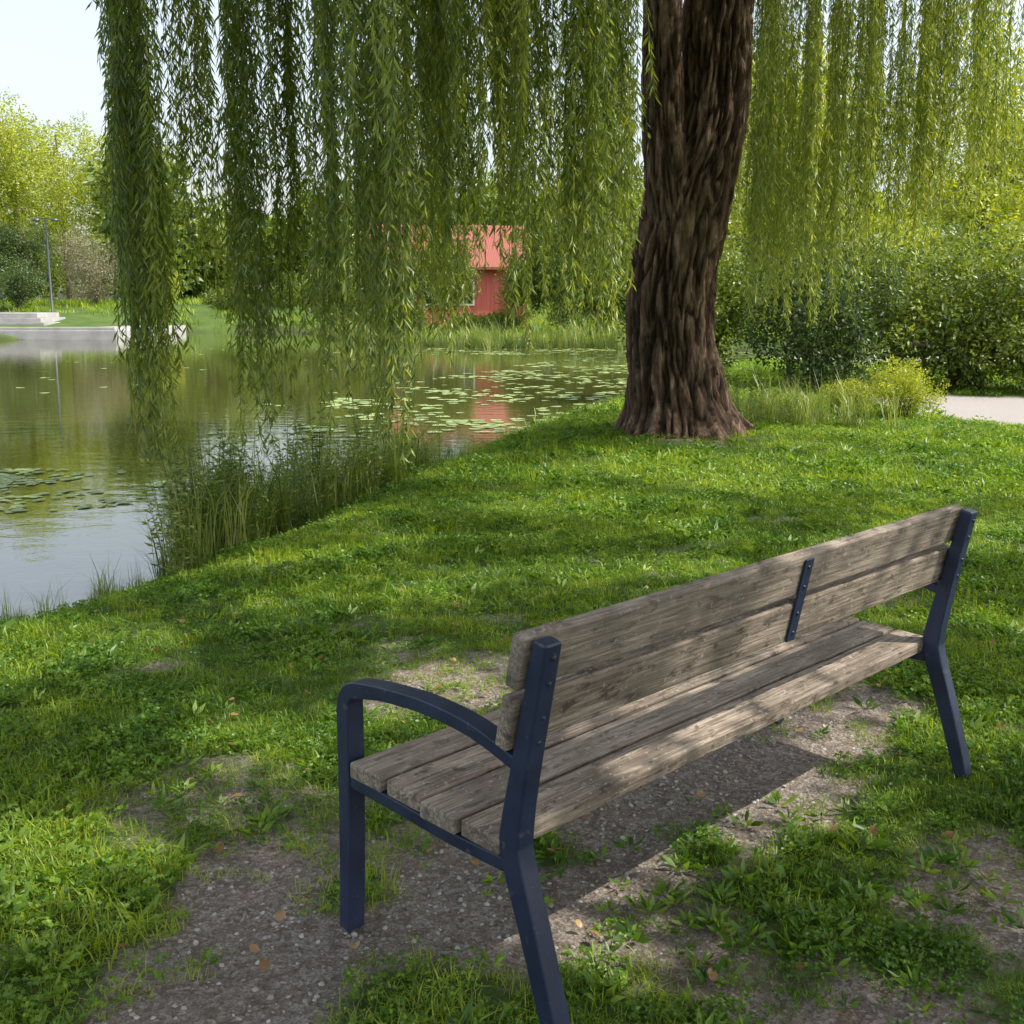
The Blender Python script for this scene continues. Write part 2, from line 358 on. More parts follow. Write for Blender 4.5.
curtain(-.328,-.305,7.2,7.9,-.13,-.145,6,tn=Y0); curtain(-.335,-.295,7.3,8.4,-.13,-.05,8,tn=Y0)
curtain(-.285,-.255,8,9,-.01,.03,4,tn=Y0)
curtain(-.236,-.214,7.3,7.8,-.13,-.145,5,tn=Y0); curtain(-.236,-.214,7.5,8,-.08,-.05,2)
curtain(-.198,-.178,7.8,8.2,-.06,-.10,4,tn=Y0)
curtain(-.160,-.09,6.5,8,-.06,-.145,16,tn=Y0)
curtain(-.077,-.035,7,9,-.02,-.06,12,tn=Y0)
curtain(-.030,.0,7,9,.045,.07,6,tn=Y0)
curtain(.0,.105,7,10,.01,-.05,26,tn=Y0)
curtain(-.22,.08,5.6,7,.06,.14,10,tn=Y0)
curtain(-.10,-.035,12.5,17,-.03,.03,9); curtain(.0,.13,12.5,17,-.03,.03,12)
LIT_TN=(.5,1.)  # paler tints paint sunlight into the right-hand strands
curtain(.207,.29,11,14.5,-.025,.01,28,(5.8,6.8),LIT_TN); curtain(.29,.36,11,15,.01,.07,26,(5.8,6.8),LIT_TN); curtain(.36,.42,11,14,.05,.12,18,(5.6,6.4),LIT_TN); curtain(.47,.6,10.5,14,-.01,.1,6,(5.6,6.4),LIT_TN)
curtain(.19,.28,13,16,.0,.05,10,(5.8,6.8),LIT_TN)
curtain(-.1,.6,5.0,8.5,.33,.5,12,(6.6,7.8)); curtain(.1,.4,8.5,11,.3,.4,8,(6.6,7.8))
PT=np.array(PT);ZB=np.array(ZB);ZT=np.array(ZT); Ls=ZT-ZB
ix=[];sc=[]
for l in Ls:
    cand=[i_ for i_,L_ in enumerate(RL) if abs(L_-l)<=.6] or [int(np.argmin(np.abs(np.array(RL)-l)))]
    c_=cand[rng.integers(len(cand))]; ix.append(c_); sc.append(l/RL[c_])
sc=np.array(sc); scl=np.stack([np.full(len(sc),1.),np.full(len(sc),1.),sc],1)
scatter('hanging_strands',np.c_[PT,ZT],rotz(len(PT)),scl,ix,C_rope,willow,tint=TN)
n_=1700; th=rng.random(n_)*6.283; r=np.sqrt(rng.random(n_))*5.6
P=np.stack([.6+r*np.cos(th),11.2+r*np.sin(th),6.7+2.6*np.sqrt(np.clip(1-(r/6)**2,0,1))*rng.uniform(.4,1.1,n_)],1)
P=P[~islit(P,.35,.36)]
scatter('crown_foliage',P,rot3(len(P)),rng.uniform(.35,.6,len(P)),rng.integers(0,4,len(P)),C_wcl,willow)
# ---------------------------------------------------------------- unseen shade tree, crown added to dapple the lawn and block sky
def simple_trunk(parent,base,top,r0,r1,crown,nl=8):
    base=np.array(base,float); top=np.array(top,float); A=Acc()
    p=bez(base,base+(top-base)*.3+rng.normal(0,.1,3)*[1,1,0],base+(top-base)*.7+rng.normal(0,.15,3)*[1,1,0],top,16)
    V,F=tube(p,np.linspace(r0,r1,16)*(1+.5*np.exp(-np.arange(16)*.9)),12); A.add(V,F)
    for q in range(nl):
        s0=p[rng.integers(6,15)]; c=crown[rng.integers(len(crown))]; e=s0+(c-s0)*.9
        w=bez(s0,s0+(e-s0)*.3+[0,0,.2],s0+(e-s0)*.7+[0,0,.3],e,9); V,F=tube(w,np.linspace(r1*.8,r1*.15,9),6); A.add(V,F)
    V=np.concatenate(A.V); F=np.concatenate(A.F)
    mesh_obj('trunk_and_limbs',V,F,M_bark,parent,smooth=True,attrs={'cav':np.zeros(len(V))})
t=empty('unseen_shade_tree')
n_=30000; P=np.stack([rng.uniform(-4,14.5,n_),rng.uniform(-9,9.8,n_),rng.uniform(5.4,11,n_)],1)
e=((P[:,0]-5.4)/8.4)**2+((P[:,1]-.8)/8.6)**2+((P[:,2]-7.4)/1.7)**2; P=P[(e<1+.25*wav(P[:,:2]*1.1))]
P=P[~islit(P,.20)]
P=P[P[:,2]>1.8+.27*np.maximum(P[:,1],0)+.5]
scatter('crown_foliage',P,rot3(len(P)),rng.uniform(.22,.36,len(P)),rng.integers(0,4,len(P)),C_shade,t)
simple_trunk(t,(6.6,-1.0,-.1),(6,.4,8.2),.36,.12,P,12)
# ---------------------------------------------------------------- generic trees / shrubs
def crown_pts(cx,cy,z0,z1,r,n_,lob=9):
    zc=(z0+z1)/2;hh=(z1-z0)/2
    out=[]
    for q in range(lob):
        d=norm(rng.normal(size=3))*rng.uniform(.3,.62); c=np.array([cx+d[0]*r,cy+d[1]*r,zc+d[2]*hh]); rr=rng.uniform(.35,.55)
        m_=n_//lob; v=norm(rng.normal(size=(m_,3)))*(rng.random((m_,1))**.35)*rr
        out.append(c+v*[r,r,hh])
    return np.concatenate(out)
def tree(name,x,y,h,r,coll,n_=450,cs=(.6,1.),z0=.18,trunk=.22,lob=10):
    g0=float(height(np.array([[x,y]],float))[0][0]); t=empty(name)
    P=crown_pts(x,y,g0+h*z0,g0+h,r,n_,lob); P=P[P[:,2]>g0+.1]
    scatter('crown_foliage',P,rot3(len(P)),rng.uniform(*cs,len(P)),rng.integers(0,4,len(P)),coll,t)
    simple_trunk(t,(x,y,g0-.1),(x+rng.normal(0,.2),y,g0+h*.75),trunk,trunk*.3,P,7)
    return t
def shrub(name,x,y,h,r,coll,n_=260,cs=(.22,.38),lob=9):
    g0=float(height(np.array([[x,y]],float))[0][0]); t=empty(name)
    P=crown_pts(x,y,g0-.1*h,g0+h,r,n_,lob); P=P[P[:,2]>g0+.05]
    scatter('foliage',P,rot3(len(P)),rng.uniform(*cs,len(P)),rng.integers(0,4,len(P)),coll,t)
    A=Acc()
    for q in range(9):
        e=P[rng.integers(len(P))]; b=np.array([x+rng.normal(0,.12),y+rng.normal(0,.12),g0-.05]); w=bez(b,b+[0,0,h*.3],b+(e-b)*.7+[0,0,.1],e,7)
        V,F=tube(w,np.linspace(.035,.01,7)*max(1,h/2)*(.3 if h<1 else 1),5); A.add(V,F)
    A.obj('stems',M_twig,parent=t); return t
tree('maple_tree',-36,84,15.5,5.8,C_yel,700,(.5,.9),.05)
tree('maple_tree',-44,88,17,6.5,C_yel,600,(.6,1.),.05)
tree('maple_tree',-38.5,100,19,6.5,C_yel,600,(.6,1.),.05)
tree('maple_tree',-30.5,96,15,4.5,C_leaf,500,(.5,.9),.05)
tree('conifer_tree',-33.5,79,6.5,2.6,C_dark,350,(.4,.6),.02)
shrub('grey_shrub',-27.5,76,5.2,2.6,C_grey,420,(.35,.6))
shrub('shrub',-31,72,3.2,2.4,C_dark,300,(.3,.5)); shrub('shrub',-24,78,3,2.2,C_yel,300,(.3,.5))
P=[]
for q in range(24):
    x=-26+q*2.9+rng.normal(0,1); y=rng.uniform(82,112); h=rng.uniform(8.5,13); P.append(crown_pts(x,y,0.5,1.2+h,4.2,240,8))
for q in range(30):
    a=R(-56+q*4)+rng.normal(0,.02); rr_=rng.uniform(130,165); P.append(crown_pts(rr_*math.sin(a),rr_*math.cos(a),0,rng.uniform(11,17),8,200,8))
P=np.concatenate(P); tn=np.clip(.5+.5*wav(P[:,:2]*.12)+rng.normal(0,.2,len(P)),0,1); scatter('distant_trees',P,rot3(len(P)),rng.uniform(1.0,1.9,len(P)),rng.integers(0,4,len(P)),C_far,tint=tn)
P=[]
for q in range(44):
    x=-20+q*.75; y=(54 if x>-9 else 76)+rng.uniform(-1,4)
    if x>4: y-=4
    hh=rng.uniform(2.0,4.2) if not -8<x<4 else rng.uniform(4.4,6.0)
    if -2.3<x<-.3: hh=.7
    if -6.3<x<-4.9: hh=2.0
    P.append(crown_pts(x,y,.0,hh,1.2,130,6))
P=np.concatenate(P); scatter('far_bank_shrubs',P,rot3(len(P)),rng.uniform(.35,.65,len(P)),rng.integers(0,4,len(P)),C_narrow)
shrub('hazel_shrub',8.0,19.8,3.5,2.1,C_leaf,700,(.2,.34)); shrub('hazel_shrub',9.2,19.4,3.1,1.7,C_yel,600,(.15,.28))
shrub('dark_shrub',5.2,19.5,3.0,1.9,C_dark,520,(.2,.34)); shrub('dark_shrub',3.6,22,3.2,1.9,C_leaf,450,(.22,.36)); shrub('dark_shrub',6.6,22.5,3.8,2,C_yel,450,(.22,.36))
shrub('shrub',11.2,33,4.4,2.6,C_leaf,500,(.3,.45)); 
tree('ash_tree',9.5,38,11,4.6,C_yel,700,(.4,.7),.03); tree('ash_tree',18,44,13,5.5,C_yel,600,(.5,.8),.03); tree('ash_tree',4,52,9,4,C_leaf,500,(.5,.8),.03)
tree('ash_tree',14.5,25,6.0,3.2,C_yel,600,(.3,.5),.05)
# ---------------------------------------------------------------- grass & ground plants
def blades(n_,h0,h1,rad,w,lean=.5,mat=M_grass,name='grass_tuft',seed=0):
    A=Acc(); rr=rad*np.sqrt(rng.random(n_)); th=rng.random(n_)*6.283
    B=np.stack([rr*np.cos(th),rr*np.sin(th),np.zeros(n_)-.005],1); h=rng.uniform(h0,h1,n_); la=rng.random(n_)*6.283; le=rng.random(n_)*lean
    D=np.stack([np.cos(la)*le,np.sin(la)*le,np.ones(n_)],1); S=np.stack([-np.sin(la),np.cos(la),np.zeros(n_)],1)*(rng.uniform(.6,1.3,(n_,1))*w/2)
    M=B+D*h[:,None]*.55; Tq=B+np.stack([np.cos(la)*le*1.9,np.sin(la)*le*1.9,1-.35*le],1)*h[:,None]
    V=np.stack([B-S,B+S,M+S*.85,M-S*.85,Tq],1).reshape(-1,3); b=np.arange(n_)[:,None]*5
    F=np.concatenate([b+[[0,1,2]],b+[[0,2,3]],b+[[3,2,4]]],1).reshape(-1,3)
    A.add(V,F,np.repeat(rng.random(n_),5)); return A.obj('%s_%02d'%(name,seed),mat,dolink=False)
def rosette(n_,r,lw,h,name,mat,seed,clover=False):
    A=Acc(); th=rng.random(n_)*6.283; rr=r*np.sqrt(rng.random(n_))
    P=np.stack([rr*np.cos(th),rr*np.sin(th),rng.uniform(.3,1,n_)*h],1)
    if clover:
        for q in range(3):
            a=th+q*2.094+rng.normal(0,.2,n_); D=norm(np.stack([np.cos(a),np.sin(a),rng.uniform(-.1,.35,n_)],1))
            A.add(*leaves(P,D,lw,lw*1.0,.1))
    else:
        D=norm(np.stack([np.cos(th),np.sin(th),rng.uniform(.2,1.2,n_)],1)); P=P*[.3,.3,.2]
        A.add(*leaves(P,D,rng.uniform(.7,1.2,n_)*r,lw,.15))
    return A.obj('%s_%02d'%(name,seed),mat,dolink=False)
gobs=[blades(30,.02,.05,.06,.0035,.9,seed=0),blades(30,.025,.06,.07,.0038,.9,seed=1),blades(22,.035,.08,.06,.004,.8,seed=2),blades(36,.015,.04,.07,.0033,1.2,seed=3),
      rosette(22,.07,.011,.030,'grass_u',M_clov,4,True),rosette(18,.07,.013,.038,'grass_u',M_clov,5,True),rosette(9,.06,.018,.03,'grass_v',M_clov,6)]
C_grass=new_coll('grass_parts',gobs)
def gscatter(x0,x1,y0,y1,dens,smin,smax,wt=(.22,.22,.07,.24,.10,.08,.07)):
    n_=int((x1-x0)*(y1-y0)*dens); P=np.stack([rng.uniform(x0,x1,n_),rng.uniform(y0,y1,n_)],1)
    k_=np.abs(P[:,0])<.50*P[:,1]+.7; P=P[k_]
    z,sd=height(P); so=soilf(P); pf=pathf(P)
    keep=(sd>.02)&(rng.random(len(P))>so*1.02)&(pf<.4)
    P=P[keep];z=z[keep];so=so[keep]; n_=len(P)
    s_=rng.uniform(smin,smax,n_)*(1+.35*wav(P*.9))*(1-.45*so); idx=rng.choice(len(wt),n_,p=np.array(wt)/sum(wt))
    cl=(wav(P*2.2+3)>.2)&(rng.random(n_)<.65); idx=np.where(cl,rng.integers(4,7,n_),idx)
    rt=rotz(n_); rt[:,:2]=rng.normal(0,.12,(n_,2))
    tn=np.clip(.5+.45*wav(P*.7+2)+.25*wav(P*2.9)+rng.normal(0,.25,n_),0,1)
    return np.c_[P,z],rt,s_,idx,tn
parts=[gscatter(-3.6,4,1.3,5,560,.65,1.15),gscatter(-4.5,5.5,5,9,290,.85,1.4),gscatter(-5,8,9,15,115,1.2,2.1),gscatter(-3,14,15,30,22,2,3.6)]
cc=[np.concatenate([p[q] for p in parts]) for q in range(5)]
scatter('lawn_grass',cc[0],cc[1],cc[2],cc[3],C_grass,tint=cc[4])
n_=3000; P=np.stack([rng.uniform(-50,25,n_),rng.uniform(45,90,n_)],1); z,sd=height(P); k_=(sd>.2); P=P[k_];z=z[k_]
k_=~((P[:,0]<-19)&(P[:,1]<70)); P=P[k_];z=z[k_]
scatter('far_bank_grass',np.c_[P,z],rotz(len(P)),rng.uniform(6,11,len(P)),rng.integers(0,4,len(P)),C_grass)
C_weed=new_coll('weed_parts',[rosette(9,.10,.03,.05,'weed',M_clov,0),rosette(7,.08,.035,.05,'weed',M_clov,1),rosette(12,.08,.024,.07,'weed',M_clov,2)])
n_=300; P=np.concatenate([np.stack([rng.normal(.75,.35,n_),rng.normal(2.75,.3,n_)],1),np.stack([rng.uniform(-1.6,2.6,300),rng.uniform(1.8,5,300)],1)])
q=P-np.array([OX,OY]); P=P[((q@bx)<.2)|(rng.random(len(P))<.35)]
z,_=height(P); scatter('broadleaf_weeds',np.c_[P,z],rotz(len(P)),.2+.45*rng.random(len(P))**2,rng.integers(0,3,len(P)),C_weed)
m=NT('pebble_stone'); tint=m.attr('tint').outputs['Fac']; m.bsdf(m.ramp(tint,[(0,(.15,.12,.10)),(.5,(.34,.30,.26)),(1,(.58,.54,.48))]),.85); M_peb=m.m
def pebble(seed):
    import bmesh
    bm=bmesh.new(); bmesh.ops.create_icosphere(bm,subdivisions=1,radius=1)
    for v in bm.verts: v.co*=rng.uniform(.75,1.15); v.co.z*=.55
    me=bpy.data.meshes.new('pebble_%d'%seed); bm.to_mesh(me); bm.free(); me.materials.append(M_peb); return bpy.data.objects.new('pebble_%d'%seed,me)
C_peb=new_coll('pebbles',[pebble(i_) for i_ in range(4)])
n_=70000; P=np.stack([rng.uniform(-1.8,2.6,n_),rng.uniform(1.4,5.2,n_)],1); so=soilf(P); P=P[rng.random(n_)<so**1.3*.55]
z,_=height(P); scatter('gravel',np.c_[P,z-.009],rot3(len(P))*[.1,.1,1],.0022+.0075*rng.random(len(P))**2.6,rng.integers(0,4,len(P)),C_peb)
def dryleaf(seed):
    A=Acc(); nn=7; t=np.linspace(0,1,nn); w=.35*np.sin(np.pi*t**.8)+.01; cz=.18*np.sin(t*3+seed)
    V=[];F=[]
    for i_ in range(nn): V+=[(t[i_]-.5,-w[i_],cz[i_]+.12),(t[i_]-.5,0,cz[i_]),(t[i_]-.5,w[i_],cz[i_]+.1)]
    for i_ in range(nn-1): a=i_*3; F+=[(a,a+1,a+4,a+3),(a+1,a+2,a+5,a+4)]
    A.add(np.array(V),np.array(F)); return A.obj('fallen_leaf_%d'%seed,M_dry,dolink=False)
C_dry=new_coll('fallen',[dryleaf(i_) for i_ in range(3)])
n_=300; P=np.stack([rng.uniform(-2.2,2.8,n_),rng.uniform(1.6,6,n_)],1)
z,_=height(P); rt=rotz(n_); rt[:,:2]=rng.normal(0,.3,(n_,2)); scatter('fallen_leaves',np.c_[P,z+.018],rt,rng.uniform(.015,.042,n_),rng.integers(0,3,n_),C_dry)
# ---------------------------------------------------------------- bank plants
C_reed=new_coll('reed_parts',[blades(26,.4,1.0,.12,.010,.45,M_reed,'reed',0),blades(24,.3,.85,.14,.008,.6,M_reed,'reed',1),blades(34,.25,.6,.15,.007,.8,M_reed,'reed',2)])
def herb(seed):
    A=Acc()
    for q in range(6):
        th=rng.random()*6.28; r0=.1*rng.random(); h=rng.uniform(.4,.95); b=np.array([r0*math.cos(th),r0*math.sin(th),0]); e=b+np.array([math.cos(th)*.15,math.sin(th)*.15,1])*h
        p=bez(b,b+[0,0,h*.4],b+(e-b)*.7,e,7); V,F=tube(p,np.linspace(.004,.0015,7),3); A.add(V,F,np.full(len(V),.3))
        nl=28; u=rng.random(nl); i_=(u*5.99).astype(int); f=(u*5.99-i_)[:,None]; Q=p[i_]*(1-f)+p[i_+1]*f
        a=rng.random(nl)*6.28; D=norm(np.stack([np.cos(a),np.sin(a),rng.uniform(-.3,.8,nl)],1)); A.add(*leaves(Q,D,rng.uniform(.03,.075,nl),rng.uniform(.010,.022,nl)))
    return A.obj('herb_%d'%seed,M_reed,dolink=False)
C_herb=new_coll('herbs',[herb(i_) for i_ in range(4)])
def along(poly,n_,w):
    poly=np.array(poly,float); seg=np.hypot(*np.diff(poly,axis=0).T); cum=np.r_[0,np.cumsum(seg)]; u=rng.random(n_)*cum[-1]
    return np.stack([np.interp(u,cum,poly[:,0]),np.interp(u,cum,poly[:,1])],1)+rng.normal(0,w,(n_,2))
S1=[(-2.15,7.2),(-1.95,8.3),(-1.6,9.7),(-1.15,11.2)]
P=np.r_[along(S1,120,.13),along([(-2.1,7.6),(-1.9,8.8)],30,.1),along([(-1.35,10.4),(-.95,11.9)],60,.1)]; z,_=height(P)
scatter('bank_reeds',np.c_[P,np.maximum(z,WZ-.1)],rotz(len(P)),rng.uniform(.45,1.1,len(P)),rng.integers(0,3,len(P)),C_reed)
P=np.r_[along(S1,85,.15),along([(-2.2,7.4),(-2.05,8.4)],45,.1)]; z,_=height(P)
scatter('bank_herbs',np.c_[P,np.maximum(z,WZ-.05)],rotz(len(P)),rng.uniform(.5,1.2,len(P)),rng.integers(0,4,len(P)),C_herb)
P=np.r_[along([(-6,3.7),(-4.0,4.65),(-2.85,6.2),(-2.35,7.3)],180,.08),along([(-.95,12.1),(-.35,13.9),(.8,17.4),(2.6,22)],260,.15)]; z,_=height(P)
scatter('bank_grass',np.c_[P,z],rotz(len(P)),rng.uniform(.15,.42,len(P)),rng.integers(0,3,len(P)),C_reed)
P=np.r_[along([(-5,49.8),(-1,46.8),(3.5,46.6),(8,43.5)],230,.4),along([(-9.5,62),(-6,51)],120,.4)]; z,_=height(P)
scatter('far_reeds',np.c_[P,np.maximum(z,WZ)],rotz(len(P)),rng.uniform(.8,1.9,len(P)),rng.integers(0,3,len(P)),C_reed)
P=np.stack([rng.normal(3.5,.35,70),rng.normal(14,.4,70)],1); z,_=height(P); scatter('tall_grass',np.c_[P,z],rotz(70),rng.uniform(.5,.95,70),rng.integers(0,3,70),C_reed)
shrub('yellow_shrub',5.25,15.0,.85,.65,C_yel,260,(.08,.14)); shrub('yellow_shrub',4.4,14.8,.6,.42,C_yel,160,(.07,.11))
P=np.stack([rng.normal(2.9,.3,26),rng.normal(13.6,.3,26)],1); z,_=height(P); scatter('trunk_side_herbs',np.c_[P,z],rotz(26),rng.uniform(.4,.8,26),rng.integers(0,4,26),C_herb)
# ---------------------------------------------------------------- lily pads
def pad(seed):
    k_=14; a=np.linspace(.18,2*math.pi-.18,k_); r=1+.05*np.sin(a*3+seed)
    V=np.r_[[(0,0,0)],np.stack([r*np.cos(a),r*np.sin(a),.03*np.sin(a*2+seed)+.02],1)]; F=np.array([(0,i_,i_+1) for i_ in range(1,k_)])
    A=Acc(); A.add(V,F,np.full(len(V),rng.random())); return A.obj('pad_%d'%seed,M_lily,dolink=False)
C_pad=new_coll('pads',[pad(i_) for i_ in range(3)])
n_=20000; P=np.stack([rng.uniform(-14,9,n_),rng.uniform(9.5,46,n_)],1)
n2_=3600; P=np.r_[P,np.stack([rng.uniform(-8,-3.6,n2_),rng.uniform(9.6,13.2,n2_)],1)]; rad=np.r_[rng.uniform(.06,.13,n_),rng.uniform(.03,.065,n2_)]; n_=len(P); sdp=psd(P,pond)
w=wav(P*.55+1)+.5*wav(P*1.7)
zone=((sdp>-6.5)&(P[:,1]>15.5)&(P[:,0]>-3.5))*.85+((((P[:,0]+5.4)/2.2)**2+((P[:,1]-11.3)/1.4)**2<1)&(rad<.07))*1.2+((P[:,0]<-3.5)&(P[:,1]>15))*.02
k_=(sdp<-.3)&(rng.random(n_)<zone*np.clip(.3+w,0,1)); P=P[k_]; rad=rad[k_]; n_=len(P)
scatter('lily_pads',np.c_[P,np.full(n_,WZ+.006)+rng.random(n_)*.006],rotz(n_),rad,rng.integers(0,3,n_),C_pad)
# ---------------------------------------------------------------- bench
m=NT('weathered_wood'); tc=m.n('ShaderNodeTexCoord').outputs['Object']; oi=m.n('ShaderNodeObjectInfo').outputs['Random']
cmb=m.n('ShaderNodeCombineXYZ')
for q in range(3): m.l(oi,cmb.inputs[q])
va=m.n('ShaderNodeVectorMath',operation='MULTIPLY_ADD'); m.l(cmb.outputs[0],va.inputs[0]); va.inputs[1].default_value=(17,5,9); m.l(tc,va.inputs[2]); tc2=va.outputs[0]
gr=m.noise(m.map(tc2,(2.2,60,60)),2.,7,.75,.5); bl=m.noise(m.map(tc2,(1,2.5,2.5)),4,6,.65); sp=m.noise(tc2,70,3,.6); sp2=m.noise(m.map(tc2,(.6,1.5,1.5)),24,5,.7)
c=m.ramp(gr,[(.30,(.07,.05,.036)),(.47,(.30,.235,.18)),(.66,(.64,.53,.42))])
c=m.mix(m.ramp(bl,[(.42,0.),(.62,.7)]),c,(.13,.10,.077))
c=m.mix(m.ramp(sp2,[(.54,0.),(.64,.75)]),c,(.05,.04,.03)); c=m.mix(m.ramp(sp,[(.62,0.),(.68,.6)]),c,(.54,.54,.48))
c=m.mix(m.ramp(oi,[(0,0.),(1,.25)]),c,(.32,.28,.23))
m.bsdf(c,.85,m.bump(gr,.7,.005),spec=.25); M_wood=m.m
m=NT('dark_steel_paint'); tc=m.n('ShaderNodeTexCoord').outputs['Object']; nz=m.noise(tc,9,5); nf=m.noise(tc,260,2)
c=m.ramp(nz,[(.35,(.018,.026,.060)),(.65,(.032,.044,.092))]); c=m.mix(m.ramp(m.noise(tc,45,3),[(.64,0.),(.70,.5)]),c,(.12,.12,.13))
m.bsdf(c,.42,m.bump(nf,.12,.001),spec=.5); M_steel=m.m
bench=empty('park_bench',(OX,OY,0),yaw)
def bev(ob,w,s=2):
    b=ob.modifiers.new('bevel','BEVEL'); b.width=w; b.segments=s; b.limit_method='ANGLE'; b.angle_limit=R(40)
    return ob
def sweep(name,path,th,a0,a1):
    path=np.array(path,float); T=norm(np.gradient(path,axis=0)); N_=np.stack([-T[:,1],T[:,0]],1); th=np.broadcast_to(th,len(path))[:,None]
    A_=path+N_*th/2; B_=path-N_*th/2; V=[];F=[]
    for p,q in zip(A_,B_): V+=[(a0,p[0],p[1]),(a1,p[0],p[1]),(a1,q[0],q[1]),(a0,q[0],q[1])]
    for i_ in range(len(path)-1):
        a=i_*4
        for j_ in range(4): F.append((a+j_,a+(j_+1)%4,a+4+(j_+1)%4,a+4+j_))
    F.append((3,2,1,0)); e_=4*(len(path)-1); F.append((e_,e_+1,e_+2,e_+3))
    o=mesh_obj(name,V,F,M_steel,bench)
    for p in o.data.polygons: p.use_smooth=True
    bev(o,.006 if a1-a0>.042 else .0015,3); o.modifiers.new('wn','WEIGHTED_NORMAL'); return o
def box(name,x0,x1,y0,y1,z0,z1,mat,parent,bw=.004):
    V=[(x,y,z) for z in (z0,z1) for y in (y0,y1) for x in (x0,x1)]
    F=[(0,2,3,1),(4,5,7,6),(0,1,5,4),(2,6,7,3),(0,4,6,2),(1,3,7,5)]
    o=mesh_obj(name,V,F,mat,parent)
    if bw: bev(o,bw,2)
    return o
for side,(a0,a1) in enumerate([(-.005,.045),(BL-.045,BL+.005)]):
    s_='_left' if side==0 else '_right'
    rear=sm([(0,0),(.03,.10),(.085,.27),(.128,.40),(.130,.46),(.105,.60),(.046,.882)],40)
    sweep('rear_leg_upright'+s_,rear,np.interp(np.linspace(0,1,40),[0,.5,.65,1],[.042,.058,.058,.036]),a0,a1)
    arm=np.r_[sm([(.705,0),(.695,.2),(.69,.45),(.69,.575)],14),sm([(.687,.60),(.668,.626),(.635,.638)],6),sm([(.55,.652),(.40,.660),(.25,.648),(.118,.612)],14)]
    sweep('front_leg_armrest'+s_,arm,np.r_[np.linspace(.04,.046,14),np.full(6,.04),np.linspace(.034,.03,14)],a0,a1)
    beam=sm([(.672,.400),(.5,.392),(.32,.380),(.15,.378)],16); sweep('seat_beam'+s_,beam,.034,a0+.004,a1-.0035)
def slat(name,bc,w,th,ang,wob=0):
    nseg=24; prof=[(-w/2,-th/2),(w/2,-th/2),(w/2,th/2),(-w/2,th/2)]; V=[];F=[]
    ca,sa=math.cos(ang),math.sin(ang)
    x0,x1=-.012+rng.uniform(-.006,.006),BL+.012+rng.uniform(-.006,.006)
    for i_ in range(nseg+1):
        t=i_/nseg; x=x0+(x1-x0)*t; dz=wob*math.sin(t*3.1+ang*9)+rng.normal(0,.0006)
        for p,q in prof: V.append((x,p*ca-q*sa,p*sa+q*ca+dz))
    for i_ in range(nseg):
        a=i_*4
        for j_ in range(4): F.append((a+j_,a+4+j_,a+4+(j_+1)%4,a+(j_+1)%4))
    F.append((0,1,2,3)); e_=nseg*4; F.append((e_+3,e_+2,e_+1,e_))
    o=mesh_obj(name,V,F,M_wood,bench); o.location=(0,bc[0],bc[1]); bev(o,.006,3); return o
for q,(b_,c_,an) in enumerate([(.214,.418,.06),(.341,.424,.03),(.468,.431,.05),(.596,.438,.02)]): slat('seat_slat_%d'%(q+1),(b_,c_),.115,.040,an,.0015)
up=math.atan2(.882-.60,.046-.105)
for q,c_ in enumerate((.690,.824)):
    b_=np.interp(c_,[.60,.882],[.105,.046]); slat('back_slat_%d'%(q+1),(b_+.045,c_+.008),.116,.036,up,.001)
# flat strap screwed to the rear faces of the two back slats
bs=lambda c_: np.interp(c_,[.60,.882],[.105,.046])+.045-.018/math.sin(up)-.0045
sweep('back_strap',[(bs(c_)+.0017,c_) for c_ in (.640,.70,.76,.82,.872)],.006,BL/2+.03,BL/2+.07)
A=Acc()
for a_ in (.02,BL-.02,BL/2+.05):
    for c_ in (.665,.72,.795,.85):
        b_=(np.interp(c_,[.60,.882],[.105,.046])-.022) if a_!=BL/2+.05 else bs(c_)-.001; V,F=tube([(a_,b_+.006,c_),(a_,b_-.002,c_-.001),(a_,b_-.003,c_-.001)],[.005,.005,.001],10); A.add(V,F)
A.obj('bolts',M_steel,parent=bench)
# ---------------------------------------------------------------- red house
house=empty('red_house',(-3.6,66,0),R(8))
m=NT('red_wood_wall'); tc=m.n('ShaderNodeTexCoord').outputs['Object']; pl=m.noise(m.map(tc,(9,9,.4)),1.,3); c=m.ramp(pl,[(.3,(.42,.08,.06)),(.7,(.58,.14,.11))]); m.bsdf(c,.8); M_red=m.m
m=NT('roof_tile'); tc=m.n('ShaderNodeTexCoord').outputs['Object']; wv=m.n('ShaderNodeTexWave'); wv.inputs['Scale'].default_value=3; m.l(tc,wv.inputs[0]); m.bsdf(m.ramp(wv.outputs['Fac'],[(0,(.22,.06,.045)),(1,(.33,.10,.07))]),.8); M_roof=m.m
m=NT('white_paint'); m.bsdf((.75,.74,.7),.6); M_white=m.m
m=NT('window_glass'); m.bsdf((.03,.04,.05),.08,spec=.8); M_glass=m.m
hw,hd,he,hr=4.0,3.2,3.6,5.6
V=[(-hw,-hd,0),(hw,-hd,0),(hw,hd,0),(-hw,hd,0),(-hw,-hd,he),(hw,-hd,he),(hw,hd,he),(-hw,hd,he),(-hw,0,hr),(hw,0,hr)]
mesh_obj('walls',V,[(0,1,5,4),(1,2,6,9,5),(2,3,7,6),(3,0,4,8,7)],M_red,house)
for sg,nm in((-1,'roof_front'),(1,'roof_rear')):
    y0=sg*(hd+.5); z0=he-.38; dz=.14
    V=[(-hw-.5,y0,z0),(hw+.5,y0,z0),(hw+.5,0,hr+.05),(-hw-.5,0,hr+.05)]; V+= [(x,y,z+dz) for x,y,z in V]
    mesh_obj(nm,V,[(0,1,2,3),(4,5,6,7),(0,1,5,4),(1,2,6,5),(3,0,4,7)],M_roof,house)
